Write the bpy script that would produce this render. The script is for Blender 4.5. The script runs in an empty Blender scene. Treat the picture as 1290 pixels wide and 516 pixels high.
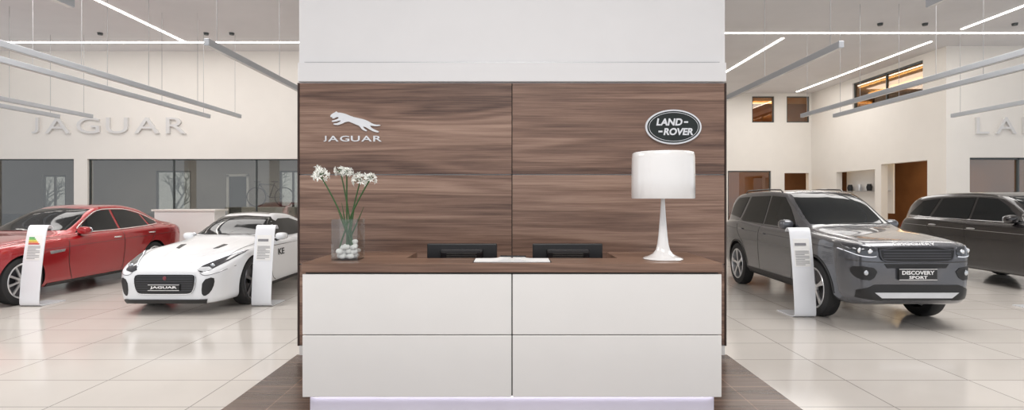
import bpy, bmesh, math, random
import numpy as np
from mathutils import Vector, Matrix
from mathutils.bvhtree import BVHTree
random.seed(7)
SC=bpy.context.scene
COL=SC.collection
try:
    SC.view_settings.view_transform='Standard'
    SC.view_settings.look='None'
except Exception: pass

# ------------------------------------------------------------ materials
def nt(name):
    m=bpy.data.materials.new(name); m.use_nodes=True
    t=m.node_tree; b=t.nodes['Principled BSDF']; return m,t,b
def mat(name,col,rough=.5,metal=0,coat=0,bump=0,bscale=40,var=.03,vscale=3,emit=0,trans=0,spec=.5,ecol=None):
    m,t,b=nt(name)
    tc=t.nodes.new('ShaderNodeTexCoord')
    n=t.nodes.new('ShaderNodeTexNoise'); n.inputs['Scale'].default_value=vscale; n.inputs['Detail'].default_value=4
    t.links.new(tc.outputs['Object'],n.inputs['Vector'])
    r=t.nodes.new('ShaderNodeValToRGB')
    c=col
    r.color_ramp.elements[0].position=.3; r.color_ramp.elements[1].position=.7
    r.color_ramp.elements[0].color=(c[0]*(1-var),c[1]*(1-var),c[2]*(1-var),1)
    r.color_ramp.elements[1].color=(min(1,c[0]*(1+var)),min(1,c[1]*(1+var)),min(1,c[2]*(1+var)),1)
    t.links.new(n.outputs['Fac'],r.inputs['Fac']); t.links.new(r.outputs['Color'],b.inputs['Base Color'])
    b.inputs['Roughness'].default_value=rough; b.inputs['Metallic'].default_value=metal
    b.inputs['Coat Weight'].default_value=coat; b.inputs['Coat Roughness'].default_value=.03
    b.inputs['Specular IOR Level'].default_value=spec
    if trans: b.inputs['Transmission Weight'].default_value=trans
    if emit:
        b.inputs['Emission Color'].default_value=(*(ecol or col),1); b.inputs['Emission Strength'].default_value=emit
    if bump:
        n2=t.nodes.new('ShaderNodeTexNoise'); n2.inputs['Scale'].default_value=bscale
        t.links.new(tc.outputs['Object'],n2.inputs['Vector'])
        bp=t.nodes.new('ShaderNodeBump'); bp.inputs['Strength'].default_value=bump; bp.inputs['Distance'].default_value=.01
        t.links.new(n2.outputs['Fac'],bp.inputs['Height']); t.links.new(bp.outputs['Normal'],b.inputs['Normal'])
    return m
def glassmat(name,tint=(1,1,1),refl=.12,top=.8):
    m=bpy.data.materials.new(name); m.use_nodes=True; t=m.node_tree; t.nodes.clear()
    o=t.nodes.new('ShaderNodeOutputMaterial'); mx=t.nodes.new('ShaderNodeMixShader')
    tr=t.nodes.new('ShaderNodeBsdfTransparent'); gl=t.nodes.new('ShaderNodeBsdfGlossy')
    lw=t.nodes.new('ShaderNodeLayerWeight'); lw.inputs['Blend'].default_value=.25
    mr=t.nodes.new('ShaderNodeMapRange'); mr.inputs['To Min'].default_value=refl; mr.inputs['To Max'].default_value=top
    tr.inputs['Color'].default_value=(*tint,1); gl.inputs['Roughness'].default_value=.02
    t.links.new(lw.outputs['Fresnel'],mr.inputs['Value']); t.links.new(mr.outputs['Result'],mx.inputs['Fac'])
    t.links.new(tr.outputs[0],mx.inputs[1]); t.links.new(gl.outputs[0],mx.inputs[2]); t.links.new(mx.outputs[0],o.inputs['Surface'])
    return m
def woodmat(name,cols,rough=.4,su=.2,sz=3.0,planks=None,ring=.05):
    m,t,b=nt(name); N=t.nodes; L=t.links
    tc=N.new('ShaderNodeTexCoord'); oi=N.new('ShaderNodeObjectInfo')
    mul=N.new('ShaderNodeVectorMath'); mul.operation='SCALE'; mul.inputs[0].default_value=(7,3,11)
    L.new(oi.outputs['Random'],mul.inputs['Scale'])
    ad=N.new('ShaderNodeVectorMath'); ad.operation='ADD'
    L.new(tc.outputs['Object'],ad.inputs[0]); L.new(mul.outputs[0],ad.inputs[1])
    mp=N.new('ShaderNodeMapping'); mp.inputs['Scale'].default_value=(su,sz,sz)
    L.new(ad.outputs[0],mp.inputs['Vector'])
    n1=N.new('ShaderNodeTexNoise'); n1.inputs['Scale'].default_value=1.2; n1.inputs['Detail'].default_value=2; n1.inputs['Distortion'].default_value=.35
    L.new(mp.outputs[0],n1.inputs['Vector'])
    m1=N.new('ShaderNodeMath'); m1.operation='MULTIPLY'; m1.inputs[1].default_value=48
    L.new(n1.outputs['Fac'],m1.inputs[0])
    sn=N.new('ShaderNodeMath'); sn.operation='SINE'; L.new(m1.outputs[0],sn.inputs[0])
    mp2=N.new('ShaderNodeMapping'); mp2.inputs['Scale'].default_value=(.8,45,45)
    L.new(ad.outputs[0],mp2.inputs['Vector'])
    n2=N.new('ShaderNodeTexNoise'); n2.inputs['Scale'].default_value=1.6; n2.inputs['Detail'].default_value=7; n2.inputs['Roughness'].default_value=.75; n2.inputs['Distortion'].default_value=.2
    L.new(mp2.outputs[0],n2.inputs['Vector'])
    a0=N.new('ShaderNodeMath'); a0.operation='MULTIPLY'; a0.inputs[1].default_value=.6; L.new(n1.outputs['Fac'],a0.inputs[0])
    s1=N.new('ShaderNodeMath'); s1.operation='MULTIPLY_ADD'; s1.inputs[1].default_value=ring; L.new(sn.outputs[0],s1.inputs[0]); L.new(a0.outputs[0],s1.inputs[2])
    s2=N.new('ShaderNodeMath'); s2.operation='MULTIPLY_ADD'; s2.inputs[1].default_value=.6; L.new(n2.outputs['Fac'],s2.inputs[0]); L.new(s1.outputs[0],s2.inputs[2])
    r=N.new('ShaderNodeValToRGB'); e=r.color_ramp.elements
    e[0].position=.43; e[0].color=(*cols[0],1); e[1].position=.80; e[1].color=(*cols[2],1)
    x=e.new(.60); x.color=(*cols[1],1)
    L.new(s2.outputs[0],r.inputs['Fac'])
    out=r.outputs['Color']
    if planks:
        bk=N.new('ShaderNodeTexBrick'); bk.offset=0; bk.inputs['Scale'].default_value=1
        bk.inputs['Brick Width'].default_value=planks[0]; bk.inputs['Row Height'].default_value=planks[1]
        bk.inputs['Mortar Size'].default_value=.005; bk.inputs['Color1'].default_value=(1,1,1,1); bk.inputs['Color2'].default_value=(.75,.75,.75,1); bk.inputs['Mortar'].default_value=(1.6,1.5,1.4,1)
        L.new(tc.outputs['Object'],bk.inputs['Vector'])
        mx=N.new('ShaderNodeMixRGB'); mx.blend_type='MULTIPLY'; mx.inputs['Fac'].default_value=1
        L.new(out,mx.inputs[1]); L.new(bk.outputs['Color'],mx.inputs[2]); out=mx.outputs[0]
    L.new(out,b.inputs['Base Color']); b.inputs['Roughness'].default_value=rough
    return m
def tilemat():
    m,t,b=nt('tile_floor'); N=t.nodes; L=t.links
    tc=N.new('ShaderNodeTexCoord')
    bk=N.new('ShaderNodeTexBrick'); bk.offset=0; bk.inputs['Scale'].default_value=1
    bk.inputs['Brick Width'].default_value=1.05; bk.inputs['Row Height'].default_value=.6
    bk.inputs['Mortar Size'].default_value=.006; bk.inputs['Mortar Smooth'].default_value=.1
    bk.inputs['Color1'].default_value=(.67,.63,.585,1); bk.inputs['Color2'].default_value=(.73,.69,.645,1); bk.inputs['Mortar'].default_value=(.38,.355,.33,1)
    mp=N.new('ShaderNodeMapping'); mp.inputs['Location'].default_value=(.3,.12,0)
    L.new(tc.outputs['Object'],mp.inputs['Vector']); L.new(mp.outputs[0],bk.inputs['Vector'])
    n=N.new('ShaderNodeTexNoise'); n.inputs['Scale'].default_value=1.3; n.inputs['Detail'].default_value=6
    L.new(tc.outputs['Object'],n.inputs['Vector'])
    r=N.new('ShaderNodeValToRGB'); r.color_ramp.elements[0].color=(.86,.86,.86,1); r.color_ramp.elements[1].color=(1,1,1,1)
    L.new(n.outputs['Fac'],r.inputs['Fac'])
    mx=N.new('ShaderNodeMixRGB'); mx.blend_type='MULTIPLY'; mx.inputs['Fac'].default_value=1
    L.new(bk.outputs['Color'],mx.inputs[1]); L.new(r.outputs['Color'],mx.inputs[2]); L.new(mx.outputs[0],b.inputs['Base Color'])
    b.inputs['Roughness'].default_value=.14
    return m

M_wall=mat('wall_paint',(.82,.785,.735),.7,var=.01,bump=.05,bscale=120)
M_wallc=mat('partition_paint',(.82,.815,.82),.6,var=.01)
M_ceil=mat('ceiling_paint',(.72,.70,.70),.8,var=.03,vscale=1)
M_floor=tilemat()
M_wood=woodmat('walnut_veneer',((.085,.044,.030),(.235,.138,.098),(.42,.275,.205)),.36)
M_woodc=woodmat('walnut_counter',((.09,.045,.030),(.20,.115,.078),(.34,.21,.15)),.28)
M_wooddark=mat('walnut_edge',(.05,.028,.022),.5)
M_mat=woodmat('brown_plank_tile',((.06,.036,.027),(.14,.090,.068),(.22,.15,.115)),.26,planks=(.9,.3))
M_white=mat('white_lacquer',(.88,.865,.84),.25,coat=.3,var=.01)
M_letter=mat('pale_letter_paint',(.70,.69,.68),.45,var=.01)
M_plinth=mat('plinth_led_tint',(.80,.77,.86),.4,var=.02)  # purplish LED light on the plinth painted into its base colour
M_led=mat('led_strip',(.8,.8,1),.4,emit=4,ecol=(.92,.89,1))
M_gap=mat('shadow_gap',(.05,.045,.04),.7)
M_alu=mat('brushed_aluminium',(.55,.55,.56),.35,.9,var=.05,vscale=30)
M_bar=mat('lamp_housing_grey',(.42,.44,.47),.4,.2)
M_black=mat('black_plastic',(.012,.012,.013),.4)
M_blackg=mat('black_gloss',(.01,.01,.012),.12,coat=.6)
M_chrome=mat('chrome',(.88,.88,.89),.16,.9,var=.02)
M_silver=mat('satin_silver_letters',(.80,.80,.81),.3,.55,var=.02)
M_rubber=mat('tyre_rubber',(.018,.018,.019),.75,bump=.2)
M_rim=mat('alloy_silver',(.66,.67,.69),.28,.8)
M_rimd=mat('alloy_dark',(.10,.10,.11),.3,.8)
M_carglass=mat('car_glass',(.008,.010,.011),.04,spec=.35)
M_lens=mat('lamp_lens',(.55,.58,.62),.08,.6,coat=1)
M_lensd=mat('lamp_lens_dark',(.05,.055,.065),.08,.4,coat=1)
M_drl=mat('lamp_led',(.85,.88,.95),.2,emit=.25)
M_redl=mat('tail_lamp_red',(.35,.01,.01),.15,coat=1)
M_plate=mat('plate_black',(.02,.02,.02),.4)
M_txtw=mat('text_white',(.9,.9,.9),.4)
M_strip=mat('light_strip',(1,.96,.9),.5,emit=9,ecol=(1,.95,.88))
M_strips=mat('warm_strip',(1,.75,.4),.5,emit=6,ecol=(1,.75,.4))
M_lampw=mat('white_spun_aluminium',(.86,.85,.84),.10,coat=1,var=.01)
M_sign=mat('white_acrylic',(.84,.86,.90),.25,coat=.4,var=.01)
M_paper=mat('paper',(.86,.86,.85),.7)
M_ink=mat('ink_grey',(.25,.25,.27),.7)
M_glass=glassmat('office_glass',(.74,.74,.71),.10)
M_clear=glassmat('vase_glass',(.975,.985,.98),.04,.45)
M_amber=glassmat('amber_glass',(.75,.6,.42),.10)
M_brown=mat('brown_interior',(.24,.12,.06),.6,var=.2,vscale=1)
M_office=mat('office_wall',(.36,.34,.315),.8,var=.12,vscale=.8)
M_frame=mat('dark_frame',(.06,.07,.07),.4)
M_snow=mat('snow',(.8,.83,.86),.9)
M_bark=mat('frosted_bark',(.22,.25,.25),.9,var=.4,vscale=6)
M_green=mat('stem_green',(.03,.09,.02),.5,var=.2)
M_petal=mat('white_petal',(.90,.91,.86),.5,var=.05)
M_stone=mat('white_stone',(.88,.87,.85),.6,var=.06,vscale=20)
M_lrgreen=mat('badge_black_green',(.004,.010,.008),.35)
M_wire=mat('steel_wire',(.35,.35,.36),.4,.6)

# ------------------------------------------------------------ mesh helpers
def mk(name,verts,faces,m,parent=None,base=None,smooth=False,angle=35,mats=None,fm=None,recalc=True):
    me=bpy.data.meshes.new(name)
    bx=Vector(base) if base is not None else Vector((0,0,0))
    me.from_pydata([tuple(Vector(v)-bx) for v in verts],[],faces)
    for mm in (mats or [m]): me.materials.append(mm)
    if fm:
        for p,i in zip(me.polygons,fm): p.material_index=i
    if recalc:
        bm=bmesh.new(); bm.from_mesh(me); bmesh.ops.recalc_face_normals(bm,faces=bm.faces); bm.to_mesh(me); bm.free()
    if smooth:
        me.polygons.foreach_set('use_smooth',[True]*len(me.polygons))
        try: me.set_sharp_from_angle(angle=math.radians(angle))
        except Exception: pass
    me.update()
    ob=bpy.data.objects.new(name,me); COL.objects.link(ob)
    if parent is not None: ob.parent=parent
    else: ob.location=bx
    return ob
class Thing:
    def __init__(s,name,loc,label,cat,group=None):
        s.o=bpy.data.objects.new(name,None); s.o.empty_display_size=.1; s.o.location=loc; COL.objects.link(s.o)
        s.loc=Vector(loc); s.o['label']=label; s.o['category']=cat
        if group: s.o['group']=group
    def part(s,name,v,f,m,parent=None,**k):
        ob=mk(name,v,f,m,parent=parent or s.o,base=s.loc,**k); return ob
def tag(o,label,cat,group=None):
    o['label']=label; o['category']=cat
    if group: o['group']=group
    return o
def struct(o): o['kind']='structure'; return o
def boxg(x0,x1,y0,y1,z0,z1):
    v=[(x0,y0,z0),(x1,y0,z0),(x1,y1,z0),(x0,y1,z0),(x0,y0,z1),(x1,y0,z1),(x1,y1,z1),(x0,y1,z1)]
    f=[(0,3,2,1),(4,5,6,7),(0,1,5,4),(1,2,6,5),(2,3,7,6),(3,0,4,7)]
    return v,f
def join(*gs):
    V=[];F=[]
    for v,f in gs:
        o=len(V); V+=list(v); F+=[tuple(i+o for i in q) for q in f]
    return V,F
def bevelg(g,r=.005,seg=2):
    bm=bmesh.new(); vs=[bm.verts.new(v) for v in g[0]]
    for q in g[1]: bm.faces.new([vs[i] for i in q])
    bmesh.ops.recalc_face_normals(bm,faces=bm.faces)
    bmesh.ops.bevel(bm,geom=list(bm.edges),offset=r,segments=seg,affect='EDGES',profile=.5)
    bm.verts.index_update()
    V=[tuple(v.co) for v in bm.verts]; F=[tuple(v.index for v in f.verts) for f in bm.faces]; bm.free(); return V,F
def tube(p0,p1,r,n=8,r2=None):
    p0=Vector(p0);p1=Vector(p1); d=(p1-p0).normalized(); a=d.orthogonal().normalized(); b=d.cross(a)
    r2=r if r2 is None else r2
    V=[];F=[]
    for p,rr in ((p0,r),(p1,r2)):
        for i in range(n):
            t=2*math.pi*i/n; V.append(tuple(p+a*math.cos(t)*rr+b*math.sin(t)*rr))
    F=[(i,(i+1)%n,n+(i+1)%n,n+i) for i in range(n)]; F.append(tuple(range(n))[::-1]); F.append(tuple(range(n,2*n)))
    return V,F
def path(pts,r,n=8,r2=None):
    pts=[Vector(p) for p in pts]; V=[];F=[]; r2=r if r2 is None else r2
    a=None
    for k,p in enumerate(pts):
        d=(pts[min(k+1,len(pts)-1)]-pts[max(k-1,0)]).normalized()
        a=(a-d*a.dot(d)).normalized() if a is not None else d.orthogonal().normalized()
        b=d.cross(a); rr=r+(r2-r)*k/(len(pts)-1)
        for i in range(n):
            t=2*math.pi*i/n; V.append(tuple(p+a*math.cos(t)*rr+b*math.sin(t)*rr))
    for k in range(len(pts)-1):
        for i in range(n): F.append((k*n+i,k*n+(i+1)%n,(k+1)*n+(i+1)%n,(k+1)*n+i))
    F.append(tuple(range(n))[::-1]); F.append(tuple(range((len(pts)-1)*n,len(pts)*n)))
    return V,F
def lathe(prof,c,n=48,closed=False):
    V=[];F=[];m=len(prof)
    for i in range(n):
        t=2*math.pi*i/n
        for r,z in prof: V.append((c[0]+r*math.cos(t),c[1]+r*math.sin(t),c[2]+z))
    for i in range(n):
        for j in range(m if closed else m-1):
            a=i*m+j;b=i*m+(j+1)%m;c2=((i+1)%n)*m+(j+1)%m;d=((i+1)%n)*m+j
            F.append((a,b,c2,d))
    return V,F
def ellip(c,r,n=16,m=10,p=1.0):
    V=[];F=[]
    def sg(x): return math.copysign(abs(x)**p,x)
    for j in range(m+1):
        ph=-math.pi/2+math.pi*j/m
        for i in range(n):
            t=2*math.pi*i/n
            V.append((c[0]+r[0]*sg(math.cos(ph))*sg(math.cos(t)),c[1]+r[1]*sg(math.cos(ph))*sg(math.sin(t)),c[2]+r[2]*sg(math.sin(ph))))
    for j in range(m):
        for i in range(n): F.append((j*n+i,j*n+(i+1)%n,(j+1)*n+(i+1)%n,(j+1)*n+i))
    return V,F
def chaik(p,it=2,closed=False):
    p=[tuple(q) for q in p]
    for _ in range(it):
        o=[]
        n=len(p)
        if not closed: o.append(p[0])
        for i in range(n if closed else n-1):
            a=p[i];b=p[(i+1)%n]
            q=tuple(.75*x+.25*y for x,y in zip(a,b)); r=tuple(.25*x+.75*y for x,y in zip(a,b))
            if not closed and i==0: o.append(r)
            elif not closed and i==n-2: o.append(q)
            else: o+=[q,r]
        if not closed: o.append(p[-1])
        p=o
    return p
def prism(poly,fn,d0,d1):
    n=len(poly); V=[fn(u,v,d0) for u,v in poly]+[fn(u,v,d1) for u,v in poly]
    F=[tuple(range(n)),tuple(range(n,2*n))[::-1]]+[(i,(i+1)%n,n+(i+1)%n,n+i) for i in range(n)]
    return V,F
def textg(s,extrude=.02,bold=0.0,shear=0,res=4,raw=False):
    cu=bpy.data.curves.new('t','FONT'); cu.body=s; cu.size=1; cu.extrude=extrude; cu.offset=bold; cu.resolution_u=res; cu.shear=shear
    ob=bpy.data.objects.new('t',cu); COL.objects.link(ob); bpy.context.view_layer.update()
    dg=bpy.context.evaluated_depsgraph_get(); e=ob.evaluated_get(dg); me=e.to_mesh()
    V=[tuple(v.co) for v in me.vertices]; F=[tuple(p.vertices) for p in me.polygons]
    e.to_mesh_clear(); bpy.data.objects.remove(ob); bpy.data.curves.remove(cu)
    x0=min(v[0] for v in V);x1=max(v[0] for v in V);y0=min(v[1] for v in V);y1=max(v[1] for v in V)
    z0=min(v[2] for v in V);z1=max(v[2] for v in V)
    V=[((v[0]-x0)/(x1-x0),(v[1]-y0)/(y1-y0),(v[2]-z0)/max(z1-z0,1e-6)) for v in V]
    if raw: return V,F,(x1-x0)/(y1-y0)
    return V,F
def letters(s,x0,x1,z0,z1,y,depth,m,thing,part,gap=.35,bold=0.0):
    H=z1-z0; gl=[textg(ch,.02,bold,raw=True) for ch in s]
    ws=[g[2] for g in gl]
    tot=sum(ws); n=len(s); g=(gap*H)
    k=(x1-x0-g*(n-1))/tot
    x=x0
    for gg,w in zip(gl,ws):
        V=[(x+u*w*k,y-q2*depth,z0+v*H) for u,v,q2 in gg[0]]
        thing.part(part,V,gg[1],m)
        x+=w*k+g
def wall(name,plane,c,t,u0,u1,z0,z1,ops,m):
    us=sorted({u0,u1}|{o[0] for o in ops}|{o[1] for o in ops}); zs=sorted({z0,z1}|{o[2] for o in ops}|{o[3] for o in ops})
    us=[u for u in us if u0<=u<=u1]; zs=[z for z in zs if z0<=z<=z1]
    gs=[]
    def inside(u,z): return any(o[0]<u<o[1] and o[2]<z<o[3] for o in ops)
    for i in range(len(us)-1):
        for j in range(len(zs)-1):
            if inside((us[i]+us[i+1])/2,(zs[j]+zs[j+1])/2): continue
            if plane=='y': gs.append(boxg(us[i],us[i+1],c,c+t,zs[j],zs[j+1]))
            else: gs.append(boxg(c,c+t,us[i],us[i+1],zs[j],zs[j+1]))
    v,f=join(*gs); bm=bmesh.new(); vs=[bm.verts.new(q) for q in v]
    for q in f: bm.faces.new([vs[i] for i in q])
    bmesh.ops.remove_doubles(bm,verts=bm.verts,dist=1e-5)
    bm.verts.index_update()
    V=[tuple(x.co) for x in bm.verts]; F=[tuple(x.index for x in g.verts) for g in bm.faces]; bm.free()
    return struct(mk(name,V,F,m,recalc=False))

# ------------------------------------------------------------ room shell
HC=5.45
v,f=boxg(-14.7,15.7,-5,24,-.2,0); struct(mk('floor',v,f,M_floor))
v,f=boxg(-19,-14.7,14.5,19,-.2,0); struct(mk('floor_office',v,f,M_floor))
v,f=boxg(-14.7,15.7,-5,20.5,HC,HC+.2); struct(mk('ceiling',v,f,M_ceil))
wall('wall_left_back','y',14.5,.2,-14.5,0,0,HC,[(-13.9,-11.6,.1,2.6),(-11.24,-4.5,.1,2.6)],M_wall)
wall('wall_return','x',-.2,.2,14.7,20.3,0,HC,[],M_wall)
wall('wall_back','y',20.3,.2,-.2,11.1,0,HC,[(8.0,9.6,.1,2.58),(10.1,11.0,.1,2.5),(8.9,9.72,4.37,5.34),(10.18,11.02,4.37,5.34)],M_wall)
wall('wall_side','x',11.1,.2,14.2,20.3,0,HC,[(14.64,16.47,0,2.58),(16.75,18.75,1.2,2.45),(14.8,17.85,4.45,5.3)],M_wall)
wall('wall_right_back','y',14.0,.2,11.1,15.5,0,HC,[(11.7,15.0,.9,2.6)],M_wall)
wall('wall_left','x',-14.7,.2,-5,14.5,0,HC,[(-4,4,.3,4.6),(4.6,13.6,.3,4.6)],M_wall)
wall('wall_right','x',15.5,.2,-5,14,0,HC,[(-4,4,.3,4.6),(4.6,13,.3,4.6)],M_wall)
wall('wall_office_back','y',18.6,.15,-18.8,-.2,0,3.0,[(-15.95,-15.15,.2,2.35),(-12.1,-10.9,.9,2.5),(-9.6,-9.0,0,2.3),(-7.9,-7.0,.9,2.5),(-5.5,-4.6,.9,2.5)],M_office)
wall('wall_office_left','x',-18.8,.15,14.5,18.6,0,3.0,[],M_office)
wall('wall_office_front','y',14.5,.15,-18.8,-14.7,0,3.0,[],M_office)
v,f=boxg(-18.8,-.2,14.7,18.75,3.0,3.1); struct(mk('ceiling_office',v,f,M_office))
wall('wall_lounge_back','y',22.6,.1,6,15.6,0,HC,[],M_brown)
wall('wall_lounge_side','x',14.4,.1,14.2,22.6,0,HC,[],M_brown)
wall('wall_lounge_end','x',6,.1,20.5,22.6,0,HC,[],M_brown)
v,f=boxg(11.3,14.4,14.2,22.6,2.9,3.1); struct(mk('ceiling_lounge',v,f,M_wall))
v,f=boxg(6,11.3,20.5,22.6,2.9,3.1); struct(mk('ceiling_lounge_rear',v,f,M_wall))
v,f=boxg(6,14.4,20.5,22.6,HC,HC+.1); struct(mk('ceiling_upper_rear',v,f,M_wall))
v,f=boxg(-60,60,24,90,-.3,-.1); o=mk('ground',v,f,M_snow); struct(o)
v,f=boxg(-60,-19,-30,24,-.3,-.1); o=mk('ground_side',v,f,M_snow); struct(o)
v,f=boxg(15.7,60,-30,24,-.3,-.1); o=mk('ground_far',v,f,M_snow); struct(o)
def windowpane(n,g,frame,m=M_glass,fr=M_frame):
    e=bpy.data.objects.new('window_%d'%n,None); COL.objects.link(e); e['kind']='structure'
    v0=Vector(g[0][0]); e.location=v0
    mk('glass_pane',g[0],g[1],m,parent=e,base=v0)
    if frame: mk('window_frame',frame[0],frame[1],fr,parent=e,base=v0)
def yframe(x0,x1,z0,z1,y,t=.04,mull=()):
    gs=[boxg(x0,x1,y-.02,y+.03,z0,z0+t),boxg(x0,x1,y-.02,y+.03,z1-t,z1),boxg(x0,x0+t,y-.02,y+.03,z0,z1),boxg(x1-t,x1,y-.02,y+.03,z0,z1)]
    for mm in mull: gs.append(boxg(mm-t/2,mm+t/2,y-.02,y+.03,z0,z1))
    return join(*gs)
windowpane(1,boxg(-13.9,-11.6,14.58,14.59,.1,2.6),yframe(-13.9,-11.6,.1,2.6,14.58,.03))
windowpane(2,boxg(-11.24,-4.5,14.58,14.59,.1,2.6),yframe(-11.24,-4.5,.1,2.6,14.58,.03,(-9.0,-6.8)))
k=3
for (a,b,c,d) in [(-15.95,-15.15,.2,2.35),(-12.1,-10.9,.9,2.5),(-7.9,-7.0,.9,2.5),(-5.5,-4.6,.9,2.5)]:
    windowpane(k,boxg(a,b,18.67,18.68,c,d),yframe(a,b,c,d,18.65,.06,((a+b)/2,))); k+=1
windowpane(k,boxg(11.7,15.0,14.1,14.11,.9,2.6),yframe(11.7,15.0,.9,2.6,14.08,.05,(13.0,))); k+=1
for (a,b,c,d) in [(8.9,9.72,4.37,5.34),(10.18,11.02,4.37,5.34),(8.0,9.6,.1,2.58)]:
    windowpane(k,boxg(a,b,20.38,20.39,c,d),yframe(a,b,c,d,20.36,.04),M_amber,M_frame); k+=1
v,f=join(boxg(11.15,11.2,14.8,17.85,4.45,4.5),boxg(11.15,11.2,14.8,17.85,5.25,5.3),boxg(11.15,11.2,14.8,14.85,4.45,5.3),boxg(11.15,11.2,17.8,17.85,4.45,5.3),boxg(11.15,11.2,16.3,16.34,4.45,5.3))
windowpane(k,boxg(11.18,11.19,14.8,17.85,4.45,5.3),(v,f),M_amber,M_frame); k+=1
v,f=boxg(-9.6,-9.0,18.62,18.66,0,2.3); struct(mk('door_1',v,f,M_frame))
v,f=join(boxg(-9.68,-9.6,18.56,18.66,0,2.36),boxg(-9.0,-8.92,18.56,18.66,0,2.36),boxg(-9.68,-8.92,18.56,18.66,2.3,2.38)); struct(mk('trim_1',v,f,M_white))
for i,(a,b,c,d,z) in enumerate([(12.2,12.25,14.8,20,2.88),(13.3,13.35,14.8,20,2.88),(12.0,12.06,14.6,20,5.38),(13.0,13.06,14.6,20,5.38),(6.5,10.8,21.2,21.26,2.88),(6.5,10.8,22.0,22.06,5.38)]):
    v,f=boxg(a,b,c,d,z,z+.03); tag(mk('ceiling_light',v,f,M_strips),'warm glowing recessed ceiling light strip','ceiling light','warm ceiling strips')
for x in (-13.5,-10.6,-8.5,-6.2):
    for y in (15.6,17.6):
        v,f=lathe([(0,-.02),(.10,-.02),(.11,0),(0,0)],(x,y,3.0),20); tag(mk('downlight',v,f,M_strip,smooth=True),'small round bright office ceiling downlight','ceiling light','office downlights')
def cstrip(x0,x1,y0,y1):
    v,f=boxg(x0,x1,y0,y1,HC-.012,HC+.01); tag(mk('ceiling_light',v,f,M_strip),'slim white recessed linear light in the ceiling','ceiling light','recessed ceiling lines')
cstrip(-14,-.3,13.63,13.69); cstrip(2,15,12.87,12.93)
cstrip(-8.18,-8.12,6,13.63); cstrip(10.32,10.38,6,12.6); cstrip(6.55,6.61,13.3,20); cstrip(10.37,10.43,13.6,20)
def bar(x,y0,y1,z=3.5,w=.07,h=.09):
    t=Thing('pendant_lamp',((x),(y0+y1)/2,z),'long grey linear lamp hanging on thin wires','pendant lamp','hanging linear lamps')
    t.part('lamp_housing',*bevelg(boxg(x-w/2,x+w/2,y0,y1,z,z+h),.006,1),M_bar)
    t.part('diffuser',*boxg(x-w/2+.012,x+w/2-.012,y0+.02,y1-.02,z-.004,z+.002),M_white)
    n=max(2,int((y1-y0)/1.6)+1)
    for i in range(n):
        yy=y0+.25+(y1-y0-.5)*i/(n-1)
        t.part('suspension_wire',*tube((x,yy,z+h-.002),(x,yy,HC+.0),.004,6),M_wire)
for x,a,b in [(-6.6,6.6,13.3),(-7.35,6.6,13.3),(-10.2,7,13.3),(-11.0,7,13.3),(-3.89,6.97,13.3),(-4.5,1.5,5.6),
              (4.26,7.08,13.3),(4.26,1.5,5.6),(6.98,6.8,13.2),(7.76,6.8,13.2),(10.6,7,13.2)]:
    bar(x,a,b)
for x,y in [(-9.7,12.9),(-7.2,12.9),(-6.6,12.9),(8.2,12.2),(9.2,12.2),(11.2,12.2)]:
    v,f=lathe([(0,-.05),(.05,-.05),(.06,0),(.0,0)],(x,y,HC),16); tag(mk('spot_lamp',v,f,M_frame,smooth=True),'small dark ceiling spot lamp','ceiling lamp','ceiling spots')

# exterior bare trees
gs=[]
def branch(p,d,L,r,dep):
    q=p+d*L; gs.append(tube(p,q,r,5,r*.65))
    if dep==0: return
    for k in range(3 if dep>1 else 4):
        ax=Vector((random.uniform(-1,1),random.uniform(-1,1),random.uniform(-.2,.6))).normalized()
        nd=(d*.75+ax*.75).normalized(); branch(p+d*L*random.uniform(.55,1),nd,L*random.uniform(.6,.78),r*.6,dep-1)
branch(Vector((0,0,-.12)),Vector((0,0,1)),1.5,.11,4)
tv,tf=join(*gs); t0=None
for i,x in enumerate([-34,-28.5,-23,-17.5,-12,-6.5,20,25.5,31]):
    if t0 is None: t0=mk('bare_tree',tv,tf,M_bark,recalc=False); o=t0
    else: o=t0.copy(); COL.objects.link(o)
    o.location=(x,27+(i%2)*1.5,0); s=random.uniform(.85,1.1); o.scale=(s,s,s); o.rotation_euler=(0,0,random.uniform(0,6))
    tag(o,'frosted bare tree outside on snow','tree','frosted bare trees')

# ------------------------------------------------------------ central partition
WY=5.43
v,f=boxg(-2.11,2.11,WY,5.95,0,HC); struct(mk('wall_center',v,f,M_wallc))
v,f=bevelg(boxg(-2.105,2.105,WY-.05,WY+.01,2.70,2.885),.004,1); struct(mk('trim_2',v,f,M_wallc))
v,f=boxg(-2.05,2.05,WY-.02,WY+.01,2.893,2.90); struct(mk('trim_3',v,f,M_alu))
v,f=boxg(-2.10,2.10,WY-.02,WY+.01,0,.1); struct(mk('baseboard_center',v,f,M_white))
rows=[(.105,.90),(.905,1.785),(1.79,2.69)]
for (z0,z1) in rows:
    for (x0,x1) in [(-2.095,-.004),(.004,2.095)]:
        v,f=bevelg(boxg(x0,x1,WY-.03,WY+.0,z0+.003,z1-.003),.002,1)
        tag(mk('wall_panel',v,f,M_wood,base=((x0+x1)/2,WY-.03,z0)),'walnut veneer wall panel with horizontal grain','wall panel','walnut wall panels')
for x in (-2.115,2.10):
    v,f=boxg(x,x+.015,WY-.032,WY+.02,.1,2.69); struct(mk('trim_4' if x<0 else 'trim_5',v,f,M_wooddark))
v,f=boxg(-.006,.006,WY-.012,WY,.1,2.69); struct(mk('trim_6',v,f,M_gap))
v,f=boxg(-2.13,2.13,2.2,WY,0,.006); struct(mk('floor_planks',v,f,M_mat))

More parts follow.
